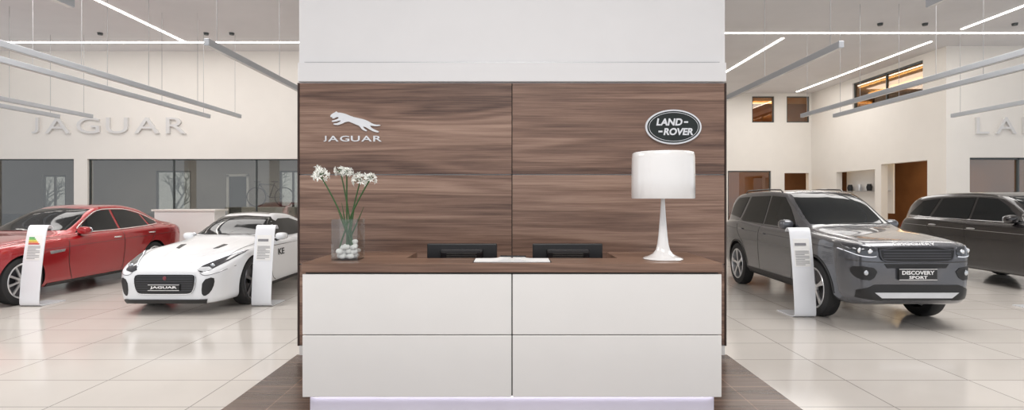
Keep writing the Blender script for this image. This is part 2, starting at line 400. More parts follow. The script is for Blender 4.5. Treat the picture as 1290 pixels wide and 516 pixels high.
lp=Thing('wall_emblem',(-1.57,WY-.03,2.09),'silver leaping cat emblem above silver letters on walnut panel','emblem')
S=1/127.8
def LP(px,py): return ((px-645)*S,1.55+(250-py)*S)
cat=[(437,144),(444,147),(452,149),(459,150.5),(464,152.5),(469,155.5),(474,157.3),(479,157.2),(480.3,158.4),(474,159.3),(468,158.3),(466.5,158.8),(469,161.5),(473.5,163.8),(478,165.6),(477.4,167.2),(471,165.8),(466,163.2),(461.5,160.4),(458,159.2),(459.2,162),(463.4,164.4),(462,165.8),(456.5,163.2),(453.5,158.8),(449,157),(444,154.8),(440,153.2),(436,153.9),(432,155.8),(427,157.7),(421.5,157.3),(420.3,155.8),(425,155.5),(429.5,153.2),(430.5,151.6),(425,153),(419.5,153.9),(418.2,152.3),(423,151.2),(427,149.4),(427.4,147.6),(424,148),(421.5,149.6),(418.8,149.3),(419.8,147.9),(416.8,147.6),(417,145.4),(420,143),(423,141.7),(424.2,140.2),(425.6,142),(431,142.3)]
cat=chaik(cat,1,True)
lp.part('leaper_emblem',*prism([LP(*p) for p in cat],lambda u,v,d:(u,WY-.03-d,v),.0,.02),M_silver)
letters('JAGUAR',(408-645)*S,(481-645)*S,1.55+(250-178.2)*S,1.55+(250-171)*S,WY-.03,.012,M_silver,lp,'emblem_letter',gap=.28,bold=.012)
bx,bz=1.582,2.252
ob=Thing('wall_badge',(bx,WY-.03,bz-.17),'dark oval badge with silver rim and letters on walnut panel','badge')
def oval(a,b,y0,y1,n=64):
    V=[];F=[]
    for y in (y0,y1):
        for i in range(n):
            t=2*math.pi*i/n; V.append((bx+a*math.cos(t),y,bz+b*math.sin(t)))
    F=[(i,(i+1)%n,n+(i+1)%n,n+i) for i in range(n)]+[tuple(range(n)),tuple(range(n,2*n))[::-1]]
    return V,F
ob.part('badge_rim',*oval(.275,.17,WY-.03,WY-.065),M_silver)
ob.part('badge_face',*oval(.257,.155,WY-.064,WY-.07),M_lrgreen)
def ring(a,b,a2,b2,y0,y1,n=64):
    V=[]
    for y in (y0,y1):
        for (p,q) in ((a,b),(a2,b2)):
            for i in range(n):
                t=2*math.pi*i/n; V.append((bx+p*math.cos(t),y,bz+q*math.sin(t)))
    F=[]
    for i in range(n):
        j=(i+1)%n
        F+= [(i,j,n+j,n+i),(2*n+i,2*n+j,3*n+j,3*n+i),(i,j,2*n+j,2*n+i),(n+i,n+j,3*n+j,3*n+i)]
    return V,F
ob.part('badge_inner_ring',*ring(.243,.142,.239,.138,WY-.069,WY-.073),M_silver)
for s,xa,xb,za,zb in (('LAND',-.165,.085,.012,.082),('ROVER',-.095,.195,-.082,-.012)):
    vv,ff=textg(s,.02,.035)
    ob.part('badge_letters',[(bx+xa+u*(xb-xa)+(q-.5)*.012,WY-.07-w*.006,bz+za+q*(zb-za)) for u,q,w in vv],ff,M_silver)
ob.part('badge_dash',*boxg(bx+.10,bx+.14,WY-.076,WY-.069,bz+.038,bz+.054),M_silver)
ob.part('badge_dash',*boxg(bx-.15,bx-.11,WY-.076,WY-.069,bz-.054,bz-.038),M_silver)
T=Thing('wall_lettering',(-10.6,14.5,3.27),'large raised off-white capital letters on the cream wall','lettering')
letters('JAGUAR',-12.67,-8.61,3.27,3.69,14.5,.06,M_letter,T,'letter',gap=.42)
T=Thing('wall_lettering',(13.4,14.0,3.2),'large raised off-white letters above the office window','lettering')
letters('LAND',11.83,14.2,3.2,3.62,14.0,.06,M_letter,T,'letter',gap=.42)

# ------------------------------------------------------------ reception desk
D=Thing('reception_desk',(0,4.2,0),'white lacquered reception desk with walnut counter top','desk')
FY=3.83
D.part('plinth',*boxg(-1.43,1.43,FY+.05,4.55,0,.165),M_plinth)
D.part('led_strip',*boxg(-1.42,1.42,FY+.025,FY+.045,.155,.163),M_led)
D.part('carcass',*join(boxg(-1.45,1.45,FY+.02,FY+.12,.165,1.03),boxg(-1.45,-1.40,FY+.12,4.58,.165,1.03),boxg(1.40,1.45,FY+.12,4.58,.165,1.03)),M_gap)
for (x0,x1) in [(-1.466,-.004),(.004,1.466)]:
    for (z0,z1) in [(.163,.594),(.600,1.022)]:
        D.part('front_panel',*bevelg(boxg(x0,x1,FY,FY+.02,z0,z1),.003,1),M_white)
up=[(-1.47,FY-.01),(1.47,FY-.01),(1.47,4.62),(.80,4.62),(.80,4.15),(-.80,4.15),(-.80,4.62),(-1.47,4.62)]
D.part('counter_top',*bevelg(prism(up,lambda u,v,d:(u,v,d),1.035,1.1),.003,1),M_woodc)
D.part('work_surface',*boxg(-1.40,1.40,FY+.12,4.75,.72,.75),M_white)
D.part('side_panel',*boxg(-.86,-.83,4.16,4.58,.75,1.035),M_wooddark)
D.part('side_panel',*boxg(.83,.86,4.16,4.58,.75,1.035),M_wooddark)
for x in (-.40,.445):
    T=Thing('computer_monitor',(x,4.42,.75),'black desktop monitor seen from behind on the desk','monitor','desk monitors')
    T.part('monitor_housing',*bevelg(boxg(x-.28,x+.28,4.38,4.42,.86,1.19),.008,2),M_black)
    T.part('rear_cover',*bevelg(boxg(x-.17,x+.17,4.345,4.385,.92,1.15),.01,2),M_blackg)
    T.part('vent',*join(*[boxg(x-.12,x+.12,4.342,4.346,1.07+i*.014,1.075+i*.014) for i in range(4)]),M_gap)
    T.part('screen',*boxg(x-.265,x+.265,4.419,4.422,.875,1.175),M_blackg)
    T.part('stand',*boxg(x-.035,x+.035,4.39,4.41,.76,.9),M_black)
    T.part('monitor_foot',*bevelg(boxg(x-.12,x+.12,4.33,4.5,.75,.765),.004,1),M_black)
lx,ly,lz=1.124,4.08,1.1
T=Thing('table_lamp',(lx,ly,lz),'glossy white table lamp with drum shade and flared stem','lamp')
T.part('lamp_base',*lathe([(0,0),(.143,0),(.147,.005),(.14,.012),(.11,.022),(.075,.04),(.052,.07),(.042,.11)],(lx,ly,lz),56),M_lampw,smooth=True,angle=60)
T.part('lamp_stem',*lathe([(.042,.108),(.034,.17),(.028,.24),(.021,.33),(.015,.43),(.012,.52),(.012,.72),(0,.72)],(lx,ly,lz),40),M_lampw,smooth=True,angle=60)
T.part('lamp_shade',*lathe([(.224,.455),(.228,.45),(.231,.455),(.231,.60),(.228,.75),(.225,.785),(.218,.792),(.20,.795),(.0,.797),(0,.79),(.2,.788),(.215,.78),(.222,.75),(.226,.6)],(lx,ly,lz),64,closed=False),M_lampw,smooth=True,angle=50)
vx,vy=-1.215,4.07; w=.1
T=Thing('flower_vase',(vx,vy,1.1),'square clear glass vase holding white pebbles','vase')
def openbox(x0,x1,y0,y1,z0,z1,t):
    return join(boxg(x0,x1,y0,y0+t,z0,z1),boxg(x0,x1,y1-t,y1,z0,z1),boxg(x0,x0+t,y0+t,y1-t,z0,z1),boxg(x1-t,x1,y0+t,y1-t,z0,z1),boxg(x0+t,x1-t,y0+t,y1-t,z0,z0+t))
T.part('vase_glass',*openbox(vx-w*.95,vx+w*.95,vy-w,vy+w,1.1,1.40,.006),M_clear)
for i in range(34):
    r=random.uniform(.018,.026); lay=i//11
    cx=vx+random.uniform(-.058,.058); cy=vy+random.uniform(-.062,.062); cz=1.108+r*.8+lay*.034
    v,f=ellip((cx,cy,cz),(r*1.1,r,r*.8),12,8,.9)
    tag(mk('pebble',v,f,M_stone,base=(cx,cy,cz-r*.8),smooth=True),'smooth white pebble in the glass vase','pebble','white pebbles in the vase')
def flower(top,rad,foot,n=13):
    top=Vector(top); foot=Vector(foot)
    T=Thing('flower',foot,'white umbel flower on a tall green stem','flower','white flowers in the vase')
    mid=(top+foot)/2+Vector(((top.x-foot.x)*-.18,0,0))
    pts=[]
    for i in range(13):
        t=i/12; pts.append(foot*(1-t)**2+mid*2*t*(1-t)+top*t*t)
    T.part('stem',*path(pts,.0065,8,.005),M_green,smooth=True)
    V=[];F=[];V2=[];F2=[]
    for i in range(n):
        ph=math.acos(1-1.5*(i+.5)/n); th=i*2.39996+random.uniform(-.4,.4)
        d=Vector((math.sin(ph)*math.cos(th),math.sin(ph)*math.sin(th),math.cos(ph))); L=rad*random.uniform(.5,.95)
        c=top+d*L
        g=tube(top,c,.002,5); o=len(V2); V2+=g[0]; F2+=[tuple(a+o for a in q) for q in g[1]]
        a=d.orthogonal().normalized(); b=d.cross(a)
        for k in range(6):
            t=k*math.pi/3+i; e=a*math.cos(t)+b*math.sin(t); s=d.cross(e)
            pl=rad*.50*random.uniform(.8,1.15)
            p0=c-d*.006; p1=c+e*pl*.5+d*pl*.40+s*pl*.2; p2=c+e*pl+d*pl*.30; p3=c+e*pl*.5+d*pl*.40-s*pl*.2; pm=c+e*pl*.55+d*pl*.30
            o=len(V); V+=[tuple(p0),tuple(p1),tuple(p2),tuple(p3),tuple(pm)]; F+=[(o,o+1,o+4),(o+1,o+2,o+4),(o+2,o+3,o+4),(o+3,o,o+4)]
    T.part('flower_head',V,F,M_petal,recalc=False)
    T.part('flower_stalks',V2,F2,M_green)
q=170.
def PX(px,py): return ((px-645)/q,1.55+(250-py)/q)
for (px,py,r,fx,fy) in [(408,221,.068,.045,-.09),(449,226,.064,-.03,.10),(470,225,.050,-.055,-.08),(423,215,.046,.02,.10),(441,218,.043,.0,-.09)]:
    X,Z=PX(px,py); flower((X,vy+fy,Z),r,(vx+fx,vy+fy*.4,1.19))
for i,(dx,dz,dy) in enumerate([(.05,.42,.02),(-.045,.36,-.02),(.10,.33,.05),(-.08,.30,.0)]):
    pts=[Vector((vx-dx*.3,vy+dy,1.2)),Vector((vx+dx*.2,vy+dy,1.3)),Vector((vx+dx,vy+dy,1.16+dz))]
    V=[];F=[]
    for kk in range(9):
        t=kk/8; p=pts[0]*(1-t)**2+pts[1]*2*t*(1-t)+pts[2]*t*t; ww=.007*(1-t**3)+.0006
        V+= [(p.x-ww,p.y+.004,p.z),(p.x,p.y-.001,p.z),(p.x+ww,p.y+.004,p.z)]
    for kk in range(8):
        F+=[(kk*3,kk*3+1,kk*3+4,kk*3+3),(kk*3+1,kk*3+2,kk*3+5,kk*3+4)]
    tag(mk('leaf',V,F,M_green,base=(vx-dx*.3,vy+dy,1.2),recalc=False),'narrow green leaf standing in the vase','leaf','leaves in the vase')
T=Thing('open_booklet',(0.0,3.98,1.1),'open white booklet lying on the walnut counter','booklet')
def pages(s):
    V=[];F=[];n=10
    for j in range(2):
        for i in range(n+1):
            t=i/n; x=s*(t*.27); z=1.104+.022*math.exp(-((t-.15)/.18)**2)*(t>0.001)+.002
            V.append((x,3.87+.22*j,z))
    o=len(V)
    for j in range(2):
        for i in range(n+1): x=s*(i/n*.27); V.append((x,3.87+.22*j,1.101))
    for i in range(n):
        F.append((i,i+1,n+2+i,n+1+i)); F.append((o+i,o+i+1,o+n+2+i,o+n+1+i)); F.append((i,i+1,o+i+1,o+i)); F.append((n+1+i,n+2+i,o+n+2+i,o+n+1+i))
    F.append((0,n+1,o+n+1,o)); F.append((n,2*n+1,o+2*n+1,o+n))
    return V,F
T.part('page_block',*pages(-1),M_paper); T.part('page_block',*pages(1),M_paper)
T.part('cover',*boxg(-.28,.28,3.865,4.095,1.1,1.1015),M_black)
v,f=join(tube((-.08,3.93,1.138),(.10,3.99,1.130),.006,10),tube((-.08,3.93,1.138),(-.095,3.925,1.139),.005,8,.001))
tag(mk('pen',v,f,M_blackg,base=(.0,3.96,1.12),smooth=True),'black ballpoint pen lying on the open booklet','pen')

# ------------------------------------------------------------ price stands
def stand(x,y,label,h=1.16,w=.28,energy=False):
    T=Thing('price_stand',(x,y,0),label,'sign stand','price stands')
    prof=[(.46,.008),(.10,.008),(.015,.014),(0,.07),(.03,.4),(.075,.75),(.125,h-.12),(.15,h-.03),(.18,h),(.22,h-.005),(.25,h-.05)]
    pr=chaik(prof,2)
    th=.012; V=[];F=[]
    n=len(pr)
    for i,(b,z) in enumerate(pr):
        a=pr[max(i-1,0)]; c=pr[min(i+1,n-1)]; t=Vector((c[0]-a[0],c[1]-a[1])).normalized(); nx,nz=t.y,-t.x
        wl=w if z>.02 else w+.02
        for s in (-.5,.5):
            for dd in (-.5,.5):
                V.append((x+s*wl,y+b+nx*dd*th,z+nz*dd*th))
    for i in range(n-1):
        k=i*4; F+=[(k,k+1,k+5,k+4),(k+2,k+3,k+7,k+6),(k,k+2,k+6,k+4),(k+1,k+3,k+7,k+5)]
    F+=[(0,1,3,2),(4*n-4,4*n-3,4*n-1,4*n-2)]
    T.part('curved_panel',V,F,M_sign,smooth=True,angle=40)
    cu=sorted([(z,b) for b,z in pr if z>.08 and b<.17])
    def bz_(z):
        return float(np.interp(z,[q[0] for q in cu],[q[1] for q in cu]))
    def quad(s0,s1,z0,z1,off):
        P=[]
        for o2 in (off,off-.006):
            for s_,z_ in ((s0,z0),(s1,z0),(s1,z1),(s0,z1)): P.append((x+s_,y+bz_(z_)-o2,z_))
        return P,[(0,1,2,3),(4,7,6,5),(0,1,5,4),(1,2,6,5),(2,3,7,6),(3,0,4,7)]
    T.part('info_card',*quad(-.105,.105,.66,1.02,.010),M_paper)
    T.part('card_print',*join(*[quad(-.09,.09 if kk%3 else .03,.68+kk*.022,.687+kk*.022,.0115) for kk in range(9)]),M_ink)
    if energy:
        cols=[(.0,.35,.05),(.15,.5,.03),(.7,.65,.0),(.8,.3,.0),(.6,.02,.02)]
        for kk,c in enumerate(cols):
            m=mat('label_stripe_%d'%kk,c,.6); T.part('energy_stripe',*quad(-.09,-.01+kk*.02,.975-kk*.022,.99-kk*.022,.012),m)
    else:
        T.part('card_heading',*quad(-.09,.06,.93,.965,.0115),M_ink)
stand(-6.93,7.86,'curved white price stand with coloured energy label by the red saloon',energy=True)
stand(-3.60,7.86,'curved white price stand beside the white coupe')
stand(3.82,7.13,'curved white price stand beside the grey off-roader')
stand(7.42,7.5,'curved white price stand beside the dark off-roader')

# ------------------------------------------------------------ cars
def pchip(xs,ys):
    xs=np.array(xs,float); ys=np.array(ys,float); h=np.diff(xs); d=np.diff(ys)/h; n=len(xs); m=np.zeros(n)
    m[0]=d[0]; m[-1]=d[-1]
    for i in range(1,n-1):
        if d[i-1]*d[i]<=0: m[i]=0
        else:
            w1=2*h[i]+h[i-1]; w2=h[i]+2*h[i-1]; m[i]=(w1+w2)/(w1/d[i-1]+w2/d[i])
    def fn(x):
        x=min(max(x,xs[0]),xs[-1]); i=min(int(np.searchsorted(xs,x,side='right'))-1,n-2); t=(x-xs[i])/h[i]
        return float((1+2*t)*(1-t)**2*ys[i]+t*(1-t)**2*h[i]*m[i]+t*t*(3-2*t)*ys[i+1]+t*t*(t-1)*h[i]*m[i+1])
    return fn
class Car:
    def __init__(s,name,org,L,tabs,roof,gt,paintm,axles,R,label,cat='car',sx=.85,wh=.94,arch=.05,ax_=0.0):
        s.ox,s.oy=org; s.L=L; s.sx=sx; s.ax_=ax_
        s.T=Thing(name,(s.ox,s.oy+L/2,0),label,cat)
        s.fn={k:pchip([p[0] for p in t],[p[1] for p in t]) for k,t in tabs.items()}
        s.roof=roof; s.gt=gt; s.paint=paintm; s.axles=axles; s.R=R; s.wh=wh
        st=[0,.008,.02,.04,.07,.1,.14,.19,.25,.32]
        mid=list(np.arange(.39,L-.36,.065)); st=st+mid+[L-x for x in reversed(st)]
        rings=[]
        for a in st:
            w=s.fn['w'](a);zs=s.fn['zs'](a);top=max(s.fn['top'](a),zs+.004);zb=s.fn['zb'](a)
            t=min(max((top-zs)/(roof-zs),0),1); H=zs-zb
            p7y=w*.80*(1-t)+gt*t
            pr=[(0,zb),(w*.5,zb),(w*.86,zb),(w*.955,zb+.10*H),(w*.975,zb+.3*H),(w*.99,zb+.5*H),(w,zb+.68*H),(w*.995,zb+.86*H),(w*.97,zb+.965*H),(w*.925,zs+.1*min(top-zs,.08)),
                (w*.875,zs+.3*min(top-zs,.08)),(p7y+.35*(w*.875-p7y),zs+(top-zs)*(.35+.27*t)),(p7y,zs+(top-zs)*(.62+.31*t)),(p7y*.84,zs+(top-zs)*(.85+.11*t)),(p7y*.45,zs+(top-zs)*.985),(0,top)]
            pr=chaik(pr,2)
            ring=[(a,y,z) for y,z in pr]+[(a,-y,z) for y,z in reversed(pr[1:-1])]
            rings.append(ring)
        n=len(rings[0]); V=[p for r in rings for p in r]; F=[]
        for i in range(len(rings)-1):
            for j in range(n): F.append((i*n+j,i*n+(j+1)%n,(i+1)*n+(j+1)%n,(i+1)*n+j))
        F.append(tuple(range(n))[::-1]); F.append(tuple(range((len(rings)-1)*n,len(rings)*n)))
        s.bvh=BVHTree.FromPolygons([Vector(v) for v in V],F)
        me=bpy.data.meshes.new('b'); me.from_pydata(V,[],F)
        bm=bmesh.new(); bm.from_mesh(me); bmesh.ops.recalc_face_normals(bm,faces=bm.faces); bm.to_mesh(me); bm.free()
        bo=bpy.data.objects.new('b',me); COL.objects.link(bo)
        cut=[]
        for ax in axles:
            for sg in (1,-1):
                c=[];nn=48;RR=R+arch
                for yy in (sg*(wh-.34),sg*(wh+.3)):
                    for k in range(nn): th=2*math.pi*k/nn; c.append((ax+RR*math.cos(th),yy,R+RR*math.sin(th)))
                cf=[(k,(k+1)%nn,nn+(k+1)%nn,nn+k) for k in range(nn)]+[tuple(range(nn))[::-1],tuple(range(nn,2*nn))]
                cut.append((c,cf))
        cv,cf=join(*cut); cm=bpy.data.meshes.new('c'); cm.from_pydata(cv,[],cf)
        bm=bmesh.new(); bm.from_mesh(cm); bmesh.ops.recalc_face_normals(bm,faces=bm.faces); bm.to_mesh(cm); bm.free()
        co=bpy.data.objects.new('c',cm); COL.objects.link(co)
        md=bo.modifiers.new('x','BOOLEAN'); md.operation='DIFFERENCE'; md.object=co; md.solver='EXACT'
        bpy.context.view_layer.update()
        dg=bpy.context.evaluated_depsgraph_get(); e=bo.evaluated_get(dg); m2=e.to_mesh()
        V2=[tuple(v.co) for v in m2.vertices]; F2=[tuple(p.vertices) for p in m2.polygons]
        fm=[]
        for p in m2.polygons:
            c=p.center; dark=0
            for ax in axles:
                if math.hypot(c.x-ax,c.z-R)<R+arch-.0005 and abs(c.y)<wh+.2: dark=1
            fm.append(dark)
        e.to_mesh_clear(); bpy.data.objects.remove(bo); bpy.data.objects.remove(co)
        s.body=s.T.part('car_body',s.mp(V2),F2,paintm,mats=[paintm,M_black],fm=fm,smooth=True,angle=32,recalc=False)
    def mp(s,V): return [(s.ox-s.sx*y+s.ax_*a,s.oy+a,z) for a,y,z in V]
    def cast(s,mode,u,v,sg=1):
        if mode=='side': o=Vector((u,sg*3,v)); d=Vector((0,-sg,0)); nr=Vector((u,sg*.9,v))
        elif mode=='front': o=Vector((-2,u,v)); d=Vector((1,0,0)); nr=Vector((.1,u,v))
        elif mode=='back': o=Vector((s.L+2,u,v)); d=Vector((-1,0,0)); nr=Vector((s.L,u,v))
        else: o=Vector((u,v,5)); d=Vector((0,0,-1)); nr=Vector((u,v,1))
        h=s.bvh.ray_cast(o,d)
        if h[0] is None: h=s.bvh.find_nearest(nr)
        n=h[1]
        if n.dot(d)>0: n=-n
        return h[0],n
    def patch(s,name,poly,mode,m,sg=1,off=.006,res=.04,sm=0,mirror=False,label=None,parent=None):
        if sm: poly=chaik(poly,sm,True)
        obs=[]
        for mir in ((1,-1) if mirror else (1,)):
            bm=bmesh.new()
            pp=poly
            sgx=sg
            if mir<0:
                if mode in('front','back'): pp=[(-u,v) for u,v in poly][::-1]
                elif mode=='top': pp=[(u,-v) for u,v in poly][::-1]
                else: sgx=-sg
            bm.faces.new([bm.verts.new((u,v,0)) for u,v in pp])
            us=[p[0] for p in pp]; vs=[p[1] for p in pp]
            for k,(lo,hi) in enumerate(((min(us),max(us)),(min(vs),max(vs)))):
                nn=int((hi-lo)/res)+1
                for i in range(1,nn):
                    c=lo+(hi-lo)*i/nn; co=(c,0,0) if k==0 else (0,c,0); no=(1,0,0) if k==0 else (0,1,0)
                    bmesh.ops.bisect_plane(bm,geom=list(bm.verts)+list(bm.edges)+list(bm.faces),plane_co=co,plane_no=no,dist=1e-5)
            nm={}
            for v in bm.verts:
                h,n=s.cast(mode,v.co.x,v.co.y,sgx); v.co=h+n*off; nm[v]=n.copy()
            be=[e for e in bm.edges if e.is_boundary]
            bv={v for e in be for v in e.verts}
            base={tuple(v.co):nm[v] for v in bv}
            r=bmesh.ops.extrude_edge_only(bm,edges=be)
            for v in [x for x in r['geom'] if isinstance(x,bmesh.types.BMVert)]:
                n=base.get(tuple(v.co)); 
                if n is not None: v.co-=n*(off+.012)
            bmesh.ops.recalc_face_normals(bm,faces=bm.faces)
            bm.verts.index_update()
            V=[tuple(v.co) for v in bm.verts]; F=[tuple(v.index for v in f.verts) for f in bm.faces]; bm.free()
            o=s.T.part(name,s.mp(V),F,m,smooth=True,angle=40,parent=parent)
            if label: o['label']=label
            obs.append(o)
        return obs
    def line(s,name,pts,mode,m,w=.010,off=.003,sg=1,mirror=False,sm=2,closed=False):
        pts=chaik(pts,sm,closed)
        P=[]
        seq=list(zip(pts,pts[1:]+([pts[0]] if closed else [])))
        for a,b in seq:
            d=math.hypot(a[0]-b[0],a[1]-b[1]); n=max(1,int(d/.04))
            for i in range(n): P.append((a[0]+(b[0]-a[0])*i/n,a[1]+(b[1]-a[1])*i/n))
        if not closed: P.append(pts[-1])
        for mir in ((1,-1) if mirror else (1,)):
            V=[];F=[];n=len(P); sgx=sg*mir if mode=='side' else sg
            for i,p in enumerate(P):
                a=P[i-1] if (i or closed) else P[0]; c=P[(i+1)%n] if (i<n-1 or closed) else P[-1]
                dx,dy=c[0]-a[0],c[1]-a[1]; l=math.hypot(dx,dy) or 1; nx,ny=-dy/l*w/2,dx/l*w/2
                for q in (-1,1):
                    u,v=p[0]+nx*q,p[1]+ny*q
                    if mir<0 and mode in('front','back'): u=-u
                    if mir<0 and mode=='top': v=-v
                    h,nn=s.cast(mode,u,v,sgx); V.append(tuple(h+nn*off))
            for i in range(n if closed else n-1): F.append((2*i,2*i+1,(2*i+3)%(2*n),(2*i+2)%(2*n)))
            s.T.part(name,s.mp(V),F,m)
    def text(s,name,txt,mode,uc,vc,w,h,m,sg=1,off=.004,thick=.004,bold=.02,parent=None):
        vv,ff=textg(txt,.02,bold,res=2); V=[]
        for u,v,d in vv:
            if mode=='front': uu=uc-(u-.5)*w
            else: uu=uc+(u-.5)*w*(-sg)
            hh,n=s.cast(mode,uu,vc+(v-.5)*h,sg); V.append(tuple(hh+n*(off+d*thick)))
        s.T.part(name,s.mp(V),ff,m,parent=parent)
    def wheels(s,nsp=10,rimm=M_rim,rimr=.70,tw=.115,double=False):
        R=s.R; rr=R*rimr
        for ax in s.axles:
            for sg in (1,-1):
                yc=sg*(s.wh-tw-.005)
                def lat(prof,n=56,closed=False):
                    V=[];F=[];m=len(prof)
                    for i in range(n):
                        t=2*math.pi*i/n
                        for r,y in prof: V.append((ax+r*math.cos(t),yc+sg*y,R+r*math.sin(t)))
                    for i in range(n):
                        for j in range(m if closed else m-1):
                            F.append((i*m+j,i*m+(j+1)%m,((i+1)%n)*m+(j+1)%m,((i+1)%n)*m+j))
                    return V,F
                def M_(g): return s.mp(g[0]),g[1]
                W=s.T.part('wheel',*M_(lat([(rr-.01,-tw),(R-.03,-tw),(R-.008,-tw+.015),(R,-tw+.04),(R,tw-.04),(R-.008,tw-.015),(R-.035,tw),(rr+.02,tw-.002),(rr-.01,tw-.01)],closed=True)),M_rubber,smooth=True,angle=30)
                s.T.part('wheel_barrel',*M_(lat([(rr+.004,tw-.006),(rr-.004,tw+.002),(rr-.018,tw-.004),(rr-.024,tw-.03),(rr-.03,-.02),(.0,-.03)])),rimm,parent=W,smooth=True)
                s.T.part('brake_disc',*M_(lat([(rr*.86,-.01),(rr*.86,.02),(.05,.02)])),M_rimd,parent=W,smooth=True)
                gs=[lat([(.0,tw-.012),(.035,tw-.012),(.055,tw-.022),(.06,tw-.05)],24)]
                for k in range(nsp):
                    offs=(-.09,.09) if double else (0,)
                    for of in offs:
                        t=2*math.pi*k/nsp+.2; t2=t+of
                        V=[]
                        for r,hw,y,tt in ((.045,.020,tw-.022,t),(rr*.55,.014,tw-.012,t+of*.6),(rr-.012,.017,tw-.008,t2)):
                            dx,dz=math.cos(tt),math.sin(tt)
                            for q in (-1,1):
                                for dd in (0,-.022):
                                    V.append((ax+dx*r-dz*hw*q,yc+sg*(y+dd),R+dz*r+dx*hw*q))
                        F=[]
                        for i in (0,4): F+=[(i,i+2,i+6,i+4),(i+1,i+3,i+7,i+5),(i,i+1,i+5,i+4),(i+2,i+3,i+7,i+6)]
                        gs.append((V,F))
                g=join(*gs); s.T.part('wheel_spokes',s.mp(g[0]),g[1],rimm,parent=W)
    def mirrors(s,a,y,z,m,r=(.085,.125,.075)):
        for sg in (1,-1):
            g=ellip((a,sg*(y+.10),z),r,20,12,.75)
            o=s.T.part('wing_mirror',s.mp(g[0]),g[1],m,smooth=True)
            g=tube((a+.01,sg*(y-.06),z-.075),(a,sg*(y+.06),z-.04),.025,10)
            s.T.part('mirror_stalk',s.mp(g[0]),g[1],M_black,parent=o,smooth=True)
            g=ellip((a+.075,sg*(y+.10),z),(.014,.1,.055),16,8,.75)
            s.T.part('mirror_glass',s.mp(g[0]),g[1],M_lens,parent=o,smooth=True)
    def handles(s,lst,m):
        for a,z in lst:
            for sg in (1,-1):
                h,n=s.cast('side',a,z,sg)
                g=ellip((a,h.y+sg*.018,z),(.10,.014,.014),14,8,.8); s.T.part('door_handle',s.mp(g[0]),g[1],m,smooth=True)
    def plate(s,z0,z1,hw,txt,off=.02,tm=M_txtw):
        hs=[s.cast('front',0,z)[0].x for z in (z0,z1)]; a=min(hs)-off
        g=boxg(a-.012,a+off+.03,-hw,hw,z0,z1); P=s.T.part('number_plate',s.mp(g[0]),g[1],M_plate)
        rows_=[(txt,hw*1.7,.5,.5)] if isinstance(txt,str) else txt
        for t_,w,fc,fh in rows_:
            vv,ff=textg(t_,.02,.03,res=2); h=(z1-z0)*fh; zc=z0+(z1-z0)*fc
            s.T.part('plate_letters',s.mp([(a-.013-d*.002,-(u-.5)*w,zc+(v-.5)*h) for u,v,d in vv]),ff,tm,parent=P)
        g=join(boxg(a-.014,a-.012,-hw,hw,z0,z0+.006),boxg(a-.014,a-.012,-hw,hw,z1-.006,z1)); s.T.part('plate_border',s.mp(g[0]),g[1],tm,parent=P)

P_grey=mat('paint_grey',(.11,.115,.13),.24,.5,coat=1,var=.02)
c=Car('off_roader_car',(4.74,6.42),4.6,dict(
 top=[(0,.92),(.015,.98),(.05,1.02),(.1,1.04),(.2,1.06),(.6,1.105),(1.1,1.15),(1.22,1.18),(1.95,1.60),(2.2,1.675),(2.8,1.70),(3.6,1.69),(4.15,1.65),(4.35,1.56),(4.5,1.18),(4.57,.95),(4.6,.8)],
 zs=[(0,.91),(.015,.955),(.05,.99),(.12,1.01),(.3,1.02),(1.2,1.07),(2.5,1.09),(3.8,1.14),(4.3,1.12),(4.6,.76)],
 w=[(0,.68),(.015,.73),(.05,.785),(.12,.84),(.22,.885),(.4,.925),(.7,.945),(.9,.95),(3.7,.95),(4.2,.92),(4.5,.84),(4.6,.7)],
 zb=[(0,.36),(.08,.30),(.4,.26),(4.2,.26),(4.5,.35),(4.6,.45)]),1.70,.64,P_grey,(.87,3.61),.37,
 'metallic grey compact off-roader with black grille and alloy wheels',wh=.94,sx=.82,ax_=.04)
c.wheels(5,M_rim,.72,double=True)
c.patch('windshield',[(-.69,1.195),(.69,1.195),(.64,1.50),(.585,1.62),(0,1.64),(-.585,1.62),(-.64,1.50)],'front',M_carglass)
c.patch('side_window',[(1.56,1.125),(1.92,1.42),(2.16,1.57),(2.62,1.595),(2.62,1.135)],'side',M_carglass,mirror=True)
c.patch('side_window',[(2.68,1.135),(2.68,1.595),(3.45,1.585),(3.60,1.17),(3.5,1.155)],'side',M_carglass,mirror=True)
c.patch('side_window',[(3.70,1.20),(3.56,1.58),(4.05,1.56),(4.25,1.42),(4.32,1.25)],'side',M_carglass,mirror=True)
c.patch('grille',[(-.54,.972),(.54,.972),(.51,.845),(.40,.815),(-.40,.815),(-.51,.845)],'front',M_black,off=.012)
for z in (.85,.88,.91,.94): c.line('grille_bar',[(-.48,z),(.48,z)],'front',M_rimd,w=.010,off=.018,sm=0)
c.line('grille_surround',[(-.54,.977),(.54,.977),(.515,.84),(.40,.808),(-.40,.808),(-.515,.84)],'front',M_rimd,w=.014,off=.02,closed=True,sm=1)
hl=[(.57,.975),(.68,.985),(.80,.995),(.91,1.0),(.93,.955),(.84,.885),(.68,.86),(.57,.875)]
c.patch('headlight',hl,'front',M_lensd,off=.008,mirror=True,sm=1,res=.025)
for u,v in ((.655,.925),(.77,.937)):
    for sg in (1,-1):
        h,n=c.cast('front',u*sg,v); g=ellip(tuple(h+n*.004),(.008,.036,.030),20,10); c.T.part('headlight_lens',c.mp(g[0]),g[1],M_chrome,smooth=True)
c.line('daytime_light',[(.58,.872),(.67,.865),(.80,.880),(.90,.945)],'front',M_drl,w=.010,off=.014,mirror=True)
c.text('hood_letters','DISCOVERY','front',0,1.012,.60,.024,M_txtw,off=.002,thick=.003,bold=.0)
